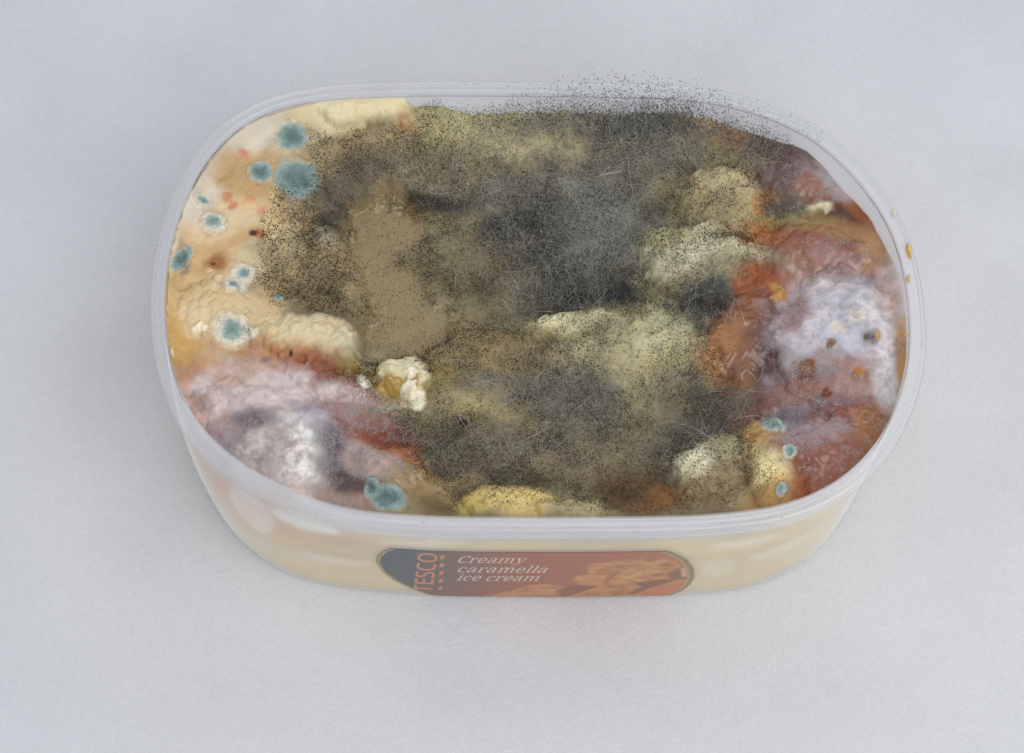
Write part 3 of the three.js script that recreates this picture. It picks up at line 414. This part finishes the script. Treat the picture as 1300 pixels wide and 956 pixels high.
// the side of the ice cream, pressed against the wall
{
  const nv = 36, pos = [], col = [], idx = [];
  const cream = tone(250, 216, 104), tan = tone(230, 154, 66), pale = tone(246, 238, 222), murk = tone(96, 84, 66);
  const spots = [[-55, 44, 9, 4.5, 0.9], [-68, 38, 6, 12, 0.55], [-30, 40, 7, 2, 0.5], [-48, 22, 10, 3, 0.35], [50, 38, 10, 3, 0.5], [62, 24, 9, 3, 0.4], [-20, 44, 6, 3, 0.4], [46, 20, 4, 8, 0.3], [-60, 20, 12, 3, 0.3]];
  for (let i = 0; i < RN; i++) {
    const d0 = innerAt(52, i), hx = RX[i] + NX[i] * d0, hz = RZ[i] + NZ[i] * d0, top = heightAt(hx, hz) + 0.02, skinTone = colourAt(hx, hz);
    for (let k = 0; k <= nv; k++) {
      const y = mix(top, 1.1, k / nv); let d = innerAt(Math.max(y, 2.6), i) + 0.12; if (y < 2.6) d = outerAt(2.6, i) + 2.4 - Math.sqrt(Math.max(0.3, 1.65 ** 2 - (2.6 - y) ** 2));
      const x = RX[i] + NX[i] * d, z = RZ[i] + NZ[i] * d; pos.push(x, y, z);
      const s = i * curve.getLength() / RN, left = smooth(-10, -75, x) * smooth(6, 46, y), c = cream.slice();
      for (let q = 0; q < 3; q++) c[q] = mix(c[q], tan[q], left * 0.9);
      const m = smooth(40, 52, y + 5 * fbm(s * 0.1, 3)) * smooth(-48, -30, x) * smooth(62, 40, x) * (z > 0 ? 1 : 0.2); for (let q = 0; q < 3; q++) c[q] = mix(c[q], murk[q], m * 0.85);
      for (const [sx, sy, rx, ry, w] of spots) { const e = z > 0 ? w * (1 - smooth(0.88, 1.04, Math.hypot((x - sx) / rx, (y - sy) / ry) + 0.25 * fbm(s * 0.12, y * 0.12))) : 0; for (let q = 0; q < 3; q++) c[q] = mix(c[q], pale[q], e); }
      const near = smooth(4, 0.5, top - y); for (let q = 0; q < 3; q++) c[q] = mix(c[q], skinTone[q], near);
      const g = 1 + 0.22 * fbm(s * 0.06, y * 0.2, 4) + 0.12 * fbm(s * 0.05, y * 0.7 + 9, 3) + 0.08 * fbm(s * 0.5, y * 0.35, 3);
      col.push(...c.map((v) => clamp(v * g, 0.01, 0.9)));
    }
  }
  for (let i = 0; i < RN; i++) for (let k = 0; k < nv; k++) { const a = i * (nv + 1) + k, b = a + 1, e = ((i + 1) % RN) * (nv + 1) + k, f = e + 1; idx.push(a, b, e, b, f, e); }
  add(ice, 'ice_cream_side', geo(pos, idx, { color: col }), new THREE.MeshPhysicalMaterial({ vertexColors: true, roughness: 0.5 }));
}
// patches that lie on the surface: mould colonies and smears
function patch(name, label, cx, cz, rx, rz, turn, rise, material, colour, step = 0.2, rough = 0.13) {
  const pos = [], col = [], idx = [], na = 56, nr = Math.max(8, Math.round(Math.max(rx, rz) / step));
  const a0 = turn * Math.PI / 180;
  const put = (r, a) => {
    const e = 1 + rough * 1.5 * fbm(Math.cos(a) * 1.6 + cx, Math.sin(a) * 1.6 + cz, 3), u = rx * e * r * Math.cos(a), v = rz * e * r * Math.sin(a);
    const x = cx + u * Math.cos(a0) - v * Math.sin(a0), z = cz + u * Math.sin(a0) + v * Math.cos(a0);
    const y = heightAt(x, z) + rise * Math.pow(Math.max(0, 1 - r * r), 0.7) - 0.10 * r * r + 0.07 + (1 - r * r) * (0.30 * fbm(x * 1.1, z * 1.1, 2) + 0.22 * fbm(x * 3.1, z * 3.1, 2));
    pos.push(x, y, z); col.push(...colour(r, x, z, a));
  };
  put(0, 0);
  for (let q = 1; q <= nr; q++) for (let s = 0; s < na; s++) put(q / nr, s / na * Math.PI * 2);
  for (let s = 0; s < na; s++) idx.push(0, 1 + (s + 1) % na, 1 + s);
  for (let q = 1; q < nr; q++) for (let s = 0; s < na; s++) { const a = 1 + (q - 1) * na + s, b = 1 + (q - 1) * na + (s + 1) % na, e = a + na, f = b + na; idx.push(a, b, e, b, f, e); }
  return add(ice, name, geo(pos, idx, { color: col }), material, label);
}
const mixc = (a, b, t) => a.map((v, i) => mix(v, b[i], t));
const discs = [], colonyTint = (x, z, c) => { for (const [a, b, rx, rz, core, t] of discs) { const q = Math.hypot((x - a) / rx, (z - b) / rz); if (q < core * 1.15) return mixc(t, c, smooth(core * 0.55, core * 1.15, q)); } return c; };
const powder = new THREE.MeshPhysicalMaterial({ vertexColors: true, roughness: 1 });
for (const [x, z, rx, rz, core, halo, dark, label] of [
  [-61.4, -47.2, 3.8, 3.4, 1.0, 0.5, 1, 'blue green mould disc nearest the back wall at the left'],
  [-60.4, -36.0, 5.3, 5.2, 1.0, 0.6, 1, 'largest blue green mould disc at the left'],
  [-69.1, -37.2, 3.0, 2.9, 0.95, 0.6, 1, 'medium round blue mould disc left of the largest one'],
  [-82.9, -27.8, 2.0, 2.0, 0.5, 1, 0, 'small faint blue mould spot near the left wall'],
  [-80.1, -21.8, 3.0, 2.9, 0.6, 1, 0, 'grey blue mould spot with white edge near the left wall'],
  [-87.0, -9.9, 1.4, 4.9, 0.9, 0.6, 1, 'long dark teal mould streak along the left wall'],
  [-71.7, -7.2, 2.8, 2.9, 0.45, 1, 0, 'pale blue mould spot beside the grey mould'],
  [-73.8, -3.4, 2.6, 2.2, 0.45, 1, 0, 'white mould spot with faint blue heart at the left'],
  [-63.1, -1.6, 1.0, 0.9, 0.9, 0.6, 0, 'tiny blue spot inside the grey mould'],
  [-73.6, 9.8, 4.4, 4.3, 0.5, 1, 0, 'white mould disc with blue heart in the left half'],
  [-69.2, 9.6, 2.4, 2.2, 0.1, 1, 0, 'small plain white mould spot beside the blue hearted disc'],
  [-34.8, 53.0, 4.8, 2.7, 1.0, 0.2, 1, 'dark teal mould patch against the front rim at the left'],
  [-38.2, 50.6, 2.0, 2.0, 1.0, 0.2, 1, 'dark teal patch between white dome and caramel'],
  [57.0, 35.2, 2.8, 2.2, 0.9, 0.6, 0, 'blue mould patch above the tan lump'],
  [60.3, 42.8, 1.6, 2.2, 0.8, 0.7, 0, 'pale blue mould spot right of the tan lump'],
  [57.8, 52.4, 1.2, 1.6, 0.9, 0.5, 0, 'small blue mould spot near the front rim at the right']
]) {
  const teal = dark ? tone(100, 124, 121) : tone(124, 148, 144), mid = dark ? tone(146, 170, 166) : tone(158, 178, 172), white = tone(216, 206, 184);
  discs.push([x, z, rx, rz, core, mixc(teal, mid, 0.5)]);
  patch('blue_mould_colony', label, x, z, rx * 1.35, rz * 1.35, rr(0, 30), 0.8, powder, (r, px, pz) => {
    const q = r * 1.25 + 0.16 * fbm(px * 0.6, pz * 0.6, 3) + 0.10 * fbm(px * 2.2, pz * 2.2, 2), g = 1 + 0.34 * fbm(px * 3.0, pz * 3.0, 3) + 0.2 * fbm(px * 0.9 + 9, pz * 0.9, 2);
    const c = mixc(mixc(teal, mid, smooth(core * 0.2, core * 1.0, q)), white, smooth(core * 0.75, core * 1.25, q) * halo);
    return mixc(c, colourAt(px, pz), smooth(0.72, 1.2, q)).map((v) => clamp(v * g, 0, 0.9));
  });
}
for (const [x, z, rx, rz, r, g, b, rise, label] of [
  [-29.6, 19.7, 2.0, 2.0, 236, 228, 196, 1.6, 'white curd blob on the knobbly lump'],
  [-29.9, 23.5, 1.4, 2.2, 238, 230, 200, 1.4, 'white curd ridge on the knobbly lump'],
  [-34.3, 23.1, 3.0, 2.2, 200, 160, 46, 0.7, 'glossy yellow drop on the knobbly lump'],
  [-41.0, 22.2, 2.4, 1.6, 214, 208, 184, 1.0, 'white curd crumb beside the rusty seam'],
  [61.1, -4.2, 1.4, 2.5, 214, 150, 50, 0.8, 'amber bead on the caramel ridge'],
  [65.9, 18.6, 1.8, 1.3, 134, 80, 14, 0.3, 'largest amber droplet in the white mound'],
  [72.1, 13.2, 1.0, 0.8, 140, 86, 20, 0.3, 'tiny amber droplet in the white mound'],
  [77.6, 21.8, 1.2, 0.9, 170, 104, 26, 0.3, 'amber droplet at the front of the white mound'],
  [-80.5, -8.3, 1.2, 0.9, 240, 190, 130, 0.5, 'small peach bead near the left wall'],
  [-81.3, 9.5, 2.4, 1.3, 238, 222, 186, 0.9, 'cream flake on the peach fold']
]) patch('cream_smear', label, x, z, rx, rz, rr(0, 60), rise, wet, (q, px, pz) => tone(r, g, b).map((v) => v * (1 + 0.3 * fbm(px * 0.9, pz * 0.9, 3))), 0.2, 0.4);
// drips of ice cream stuck to the inside of the wall and to the rim
for (const [x, y, z, w, h, r, g, b, label] of [
  [92.4, 62, -10.3, 2.2, 1.6, 252, 204, 96, 'yellow drip on the rim at the right'],
  [91.8, 61, -2.8, 0.9, 1.2, 240, 192, 100, 'small yellow drip on the right rim'],
  [90.1, 60.5, 12.4, 0.4, 0.5, 236, 190, 110, 'tiny yellow dot on the right rim'],
  [-86.9, 60.5, 17.2, 1.4, 1.4, 244, 214, 150, 'cream crumb on the left inner rim'],
  [90.0, 59, -22.5, 1.0, 1.6, 240, 226, 170, 'pale smear inside the right wall']
]) {
  const q = new THREE.SphereGeometry(1, 28, 18), p = q.attributes.position;
  let near = 0, best = 1e9; for (let i = 0; i < RN; i++) { const d = (x - RX[i]) ** 2 + (z - RZ[i]) ** 2; if (d < best) { best = d; near = i; } }
  const nx = NX[near], nz = NZ[near];
  for (let i = 0; i < p.count; i++) {
    const e = 1 + 0.5 * fbm(p.getX(i) * 1.3 + x, p.getY(i) * 1.3 + z, 3), a = p.getX(i) * w * e, v = p.getY(i) * h * e, t = p.getZ(i) * 0.55;
    p.setXYZ(i, (x + -nz * a + nx * t) * MM, (y + v) * MM, (z + nx * a + nz * t) * MM);
  }
  q.computeVertexNormals();
  add(ice, 'dried_drip', q, new THREE.MeshPhysicalMaterial({ color: new THREE.Color().setRGB(...tone(r, g, b)), roughness: 0.5 }), label);
}

// ---------------------------------------------------------------- mould: threads, spore heads, white fuzz
function thread(len, radius, lean, curl, sides = 3, seg = 5) {
  const pos = [], idx = [], az = rr(0, 6.283), d = new THREE.Vector3(Math.cos(az) * Math.sin(lean), Math.cos(lean), Math.sin(az) * Math.sin(lean)), p = new THREE.Vector3();
  const cv = new THREE.Vector3(rr(-1, 1), rr(-1, 0.6), rr(-1, 1)).multiplyScalar(curl);
  for (let s = 0; s <= seg; s++) {
    const u = Math.abs(d.y) > 0.9 ? new THREE.Vector3(1, 0, 0) : new THREE.Vector3(0, 1, 0), e1 = u.clone().cross(d).normalize(), e2 = d.clone().cross(e1), r = radius * (1 - 0.55 * s / seg);
    for (let k = 0; k < sides; k++) { const a = k / sides * 6.283; pos.push(p.x + r * (e1.x * Math.cos(a) + e2.x * Math.sin(a)), p.y + r * (e1.y * Math.cos(a) + e2.y * Math.sin(a)), p.z + r * (e1.z * Math.cos(a) + e2.z * Math.sin(a))); }
    if (s) for (let k = 0; k < sides; k++) { const a = (s - 1) * sides + k, b = (s - 1) * sides + (k + 1) % sides; idx.push(a, b, a + sides, b, b + sides, a + sides); }
    p.addScaledVector(d, len / seg); d.addScaledVector(cv, 1 / seg).normalize();
  }
  return geo(pos, idx);
}
function tuft(n, spread, l0, l1, radius, lean, curl) {
  const list = [];
  for (let k = 0; k < n; k++) { const g = thread(rr(l0, l1), radius * rr(0.7, 1.25), rr(0.05, lean), curl * rr(0.2, 1)), a = rr(0, 6.283), r = spread * Math.sqrt(rnd()); g.translate(r * Math.cos(a) * MM, -0.1 * MM, r * Math.sin(a) * MM); list.push(g); }
  return mergeGeometries(list);
}
const M4 = new THREE.Matrix4(), QQ = new THREE.Quaternion(), EE = new THREE.Euler(), VV = new THREE.Vector3(), SS = new THREE.Vector3();
function scatter(name, label, geometry, material, spots) {
  const im = new THREE.InstancedMesh(geometry, material, spots.length);
  spots.forEach((s, i) => {
    EE.set(s.tx ?? 0, s.turn, s.tz ?? 0); QQ.setFromEuler(EE);
    im.setMatrixAt(i, M4.compose(VV.set(s.x * MM, s.y * MM, s.z * MM), QQ, SS.setScalar(s.k)));
    im.setColorAt(i, new THREE.Color().setRGB(...s.c));
  });
  im.name = numbered(name); im.castShadow = im.receiveShadow = true; im.userData = { label, kind: 'stuff' };
  ice.add(im); return im;
}
// how thickly the grey mould grows: [centre, radii, turn, weight, length]
const growth = [
  [-27.5, -35.6, 14.9, 6.7, 0, 0.8], [-3.2, -27.3, 17.8, 13.5, 0, 1.0], [10.7, -15.7, 21.8, 16.9, -10, 1.3], [17.1, -34.4, 15.8, 13.5, 0, 0.9], [31.6, -46.4, 15.8, 13.5, 0, 0.8], [5.0, -42.8, 29.7, 6.7, 0, 0.3],
  [2.5, 22.1, 21.8, 10.1, 5, 0.9], [-7.1, 38.1, 23.8, 10.1, 5, 0.7], [29.1, 34.9, 23.8, 15.7, 0, 0.35], [43.1, -3.2, 11.9, 9.0, -25, 1.0], [50.5, 26.4, 11.9, 15.7, 0, 0.7], [-23.1, -15.7, 15.8, 13.5, 0, 0.2],
  [-11.2, -11.1, 13.9, 13.5, 0, 0.5], [-47.7, -34.4, 11.9, 9.0, -20, 0.5], [62.3, -46.4, 9.9, 11.2, 40, 0.6], [67.5, -32.0, 7.9, 11.2, 0, 0.5], [-14.7, 43.3, 15.8, 9.0, 0, 0.6], [-39.8, -40.4, 15.8, 6.7, 0, 0.4],
  [-59.0, -15.7, 13.9, 13.5, 0, 0.25], [24.0, 9.1, 21.8, 13.5, 8, 0.2], [42.0, -25.0, 17.8, 9.0, 8, 0.2]
];
const DX = 200, DZ = 140, DENS = new Float32Array(DX * DZ), densityRaw = (x, z) => { let w = 0; for (const [a, b, rx, rz, t, v] of growth) w += v * blob(a, b, rx, rz, t, x, z, 0.7, 0.3, 0.12); return Math.max(0, w); };
for (let j = 0; j < DZ; j++) for (let i = 0; i < DX; i++) DENS[j * DX + i] = densityRaw(i - 100, j - 70);
const density = (x, z) => { const u = clamp(x + 100, 0, DX - 2), v = clamp(z + 70, 0, DZ - 2), i = Math.floor(u), j = Math.floor(v), k = j * DX + i; return mix(mix(DENS[k], DENS[k + 1], u - i), mix(DENS[k + DX], DENS[k + DX + 1], u - i), v - j); };
const tall = (x, z) => 1 + 1.6 * smooth(-34, -50, z) * smooth(-50, 0, x) * smooth(75, 40, x);
const whiteHair = new THREE.MeshPhysicalMaterial({ color: 0xffffff, roughness: 1, transmission: 0.5, thickness: 0 });
const hairMat = new THREE.MeshPhysicalMaterial({ color: 0xffffff, roughness: 0.9, transmission: 0.25, thickness: 0 });
const sporeMat = new THREE.MeshStandardMaterial({ color: 0xffffff, roughness: 0.7 });
{
  const kinds = [0, 1, 2, 3].map(() => []), shapes = [tuft(9, 1.9, 2.0, 6.0, 0.036, 1.3, 1.2), tuft(9, 1.8, 1.5, 4.2, 0.032, 1.4, 2.0), tuft(8, 1.8, 2.5, 7.5, 0.036, 1.2, 1.0), tuft(10, 1.9, 1.0, 3.4, 0.03, 1.45, 2.4)];
  for (let n = 0; n < 30000; n++) {
    const x = rr(-70, 80), z = rr(-56, 58); if (depthAt(x, z) < 0.3) continue;
    const zone = gridAt(ZONE, x, z) * (1 - 0.97 * gridAt(POOLG, x, z)), w = zone * (0.015 + 0.10 * density(x, z) ** 1.3) * (1 + 0.8 * fbm(x * 0.12, z * 0.12 + 33, 3));
    if (rnd() > w) continue;
    const dark = clamp(density(x, z), 0, 1), v = mix(rr(0.24, 0.5), rr(0.42, 0.85), dark);
    kinds[n % 4].push({ x, y: heightAt(x, z), z, turn: rr(0, 6.283), tx: rr(-0.25, 0.25), tz: rr(-0.25, 0.25), k: rr(0.65, 1.15) * (0.8 + 0.4 * dark) * Math.min(1.7, tall(x, z)), c: [v, v * mix(0.96, 0.97, dark), v * mix(0.76, 0.86, dark)] });
  }
  for (let n = 0; n < 150; n++) {                           // tall pale growth in front of the back wall
    const u = rnd() + rnd() - 1, x = 22 + u * 44, z = -53 + Math.max(0, Math.abs(x - 20) - 30) * 0.16 + rr(-0.5, 3), v = rr(0.4, 0.7);
    kinds[n % 4].push({ x, y: heightAt(x, z), z, turn: rr(0, 6.283), tx: rr(-0.35, 0.1), tz: rr(-0.25, 0.25), k: rr(1.4, 2.2) * (1 - 0.4 * u * u), c: [v, v * 0.98, v * 0.9] });
  }
  kinds.forEach((k, i) => scatter('mould_threads', i ? undefined : 'tangle of fine grey mould threads', shapes[i], hairMat, k));
  console.log('tufts', kinds.map((k) => k.length).join());
}
{
  const head = new THREE.IcosahedronGeometry(1 * MM, 1), spots = [];
  for (let n = 0; n < 230000; n++) {
    const x = rr(-75, 84), z = rr(-57, 60), dep = depthAt(x, z); if (dep < 0.1) continue;
    const zone = gridAt(ZONE, x, z) * (1 - 0.86 * gridAt(POOLG, x, z)), w = zone * (0.42 + 0.3 * density(x, z) + 0.35 * smooth(-14, -30, x)) * (1 + 1.6 * fbm(x * 0.2 + 5, z * 0.2, 3));
    if (rnd() > w) continue;
    const v = rr(0.006, 0.03), t = tall(x, z), dn = clamp(density(x, z), 0, 1), lift = (rnd() < 0.3 * (1 - dn) ? rr(0, 0.4) : rr(0.2, 2.4 + 2.4 * dn)) * t;
    spots.push({ x, y: heightAt(x, z) + 0.05 + lift, z, turn: 0, k: rr(0.06, 0.13), c: [v * 1.15, v, v * 0.8] });
  }
  for (let n = 0; n < 4600; n++) {                          // the tall growth along the back wall, rising past the rim
    const u = rnd() < 0.4 ? rr(-1.25, 1.15) : rnd() + rnd() - 1, x = 24 + u * 44, back = -54 + Math.max(0, Math.abs(x - 20) - 30) * 0.2;
    const y = 51 + 17 * Math.pow(rnd(), 0.8) * (1 - 0.5 * u * u), z = back + rr(-0.5, 4.5) - Math.max(0, y - 61.5) * rr(0, 1.1), v = rr(0.008, 0.05);
    if (y < 62 && z < back - 0.5) continue;
    spots.push({ x, y, z, turn: 0, k: rr(0.06, 0.15), c: [v * 1.1, v, v * 0.85] });
  }
  for (let n = 0; n < 260; n++) {                           // fallen on the rim
    const i = Math.floor(rr(0, RN)), d = rr(0.6, 4), back = RZ[i] < -45 && RX[i] > -40;
    if (!back && rnd() > 0.12) continue;
    spots.push({ x: RX[i] + NX[i] * d, y: 62.7, z: RZ[i] + NZ[i] * d, turn: 0, k: rr(0.06, 0.13), c: [0.02, 0.018, 0.015] });
  }
  for (let n = 0; n < 420; n++) {                           // strays on cream, caramel and rim
    const x = rr(-70, 84), z = rr(-57, 60); if (depthAt(x, z) < 0.2) continue;
    spots.push({ x, y: heightAt(x, z) + 0.06, z, turn: 0, k: rr(0.06, 0.11), c: [0.02, 0.018, 0.014] });
  }
  scatter('spore_heads', 'tiny black spore heads scattered over the mould', head, sporeMat, spots);
  console.log('spores', spots.length);
}
{
  const shapes = [tuft(44, 0.9, 0.3, 1.1, 0.018, 1.2, 1.8), tuft(44, 1.0, 0.3, 1.0, 0.017, 1.4, 2.2)], kinds = [[], []];
  const white = [
    [75.3, 13.3, 15.4, 20.7, -8, 0.25], [67.5, 0.1, 9.1, 6.3, 0, 0.25], [83.1, 11.1, 7.1, 14.8, 0, 0.3], [67.6, 28.3, 11.9, 6.7, -10, 0.2], [-62.6, 33.5, 20.6, 11.2, 18, 0.25], [-52.4, 30.4, 11.9, 7.2, 15, 0.25],
    [-55.0, 46.1, 9.5, 10.3, 0, 0.5], [-64.7, 45.9, 9.9, 11.2, 40, 0.8], [-51.3, 55.0, 15.8, 5.4, 15, 0.5], [-38.7, 44.9, 9.1, 4.9, 25, 0.5], [69.6, 39.7, 15.8, 9.0, -25, 0.08], [73.5, -31.8, 10.7, 7.6, 35, 0.1],
    [75.1, -11.1, 15.8, 6.7, 14, 0.1], [-39.2, 30.4, 11.9, 4.5, 20, 0.4], [-73.6, 9.8, 5.1, 4.5, 0, 0.25], [87.8, 1.2, 4.8, 8.1, 0, 0.5]
  ];
  for (let n = 0; n < 70000; n++) {
    const x = rr(-90, 92), z = rr(-56, 60); if (depthAt(x, z) < 0.3) continue;
    let w = 0; for (const [a, b, rx, rz, t, v] of white) w = Math.max(w, v * blob(a, b, rx, rz, t, x, z, 0.6, 0.4, 0.2));
    for (const [a, b, rx, rz] of discs) w = Math.max(w, 0.55 * smooth(1.25, 0.95, Math.hypot((x - a) / rx, (z - b) / rz)));
    if (rnd() > w) continue;
    const v = rr(0.82, 0.97); kinds[n % 2].push({ x, y: heightAt(x, z), z, turn: rr(0, 6.283), tx: rr(-0.3, 0.3), tz: rr(-0.3, 0.3), k: rr(0.6, 1.3), c: colonyTint(x, z, [v * 0.99, v * 0.965, v * 0.97]) });
  }
  kinds.forEach((k, i) => scatter('white_mould_fuzz', i ? undefined : 'soft white fuzz of short mould threads', shapes[i], whiteHair, k));
  console.log('fuzz', kinds.map((k) => k.length).join());
}
{
  const list = [];                                          // the few long threads that stand out one by one
  for (const [x, z, l, lean, n] of [
    [-4.2, -4.3, 10, 1.4, 2], [2.9, -30.9, 8, 1.3, 3], [-3.2, -36.8, 9, 1.4, 3], [-15.3, -37.3, 7, 1.2, 3], [-5.2, 38.1, 9, 1.3, 5], [2.4, 31.8, 8, 1.2, 4], [16.8, -22.7, 9, 1.2, 6], [8.7, -11.1, 9, 1.3, 6], [24.6, -11.1, 8, 1.3, 4], [-12.8, 34.9, 9, 1.4, 4], [12.2, 17.8, 8, 1.3, 4], [56.5, -15.7, 7, 1.2, 4], [49.6, 4.6, 6, 1.2, 5], [52.6, 22.1, 7, 1.3, 4], [0.8, -20.3, 9, 1.3, 5], [33.6, -44.0, 7, 1.2, 4]
  ]) for (let k = 0; k < n; k++) { const g = thread(l * rr(0.7, 1.2), 0.034, lean * rr(0.8, 1.1), rr(0.6, 1.8), 4, 14), px = x + rr(-2.5, 2.5), pz = z + rr(-2.5, 2.5); g.translate(px * MM, (heightAt(px, pz) + 1.2) * MM, pz * MM); list.push(g); }
  for (let n = 0; n < 900; n++) {
    const px = rr(-60, 75), pz = rr(-54, 55); if (depthAt(px, pz) < 1.5 || rnd() > gridAt(ZONE, px, pz) * (0.12 + 0.5 * density(px, pz)) * (1 - gridAt(POOLG, px, pz))) continue;
    const g = thread(rr(4, 9.5), rr(0.024, 0.038), rr(0.7, 1.45), rr(0.3, 1.5), 3, 10); g.translate(px * MM, (heightAt(px, pz) + rr(0.8, 3.2)) * MM, pz * MM); list.push(g);
  }
  add(ice, 'long_mould_threads', mergeGeometries(list), new THREE.MeshStandardMaterial({ color: new THREE.Color().setRGB(0.66, 0.66, 0.62), roughness: 0.6 }), 'long single pale threads arching over the grey mould', 'stuff');
}
renderer.render(scene, camera);
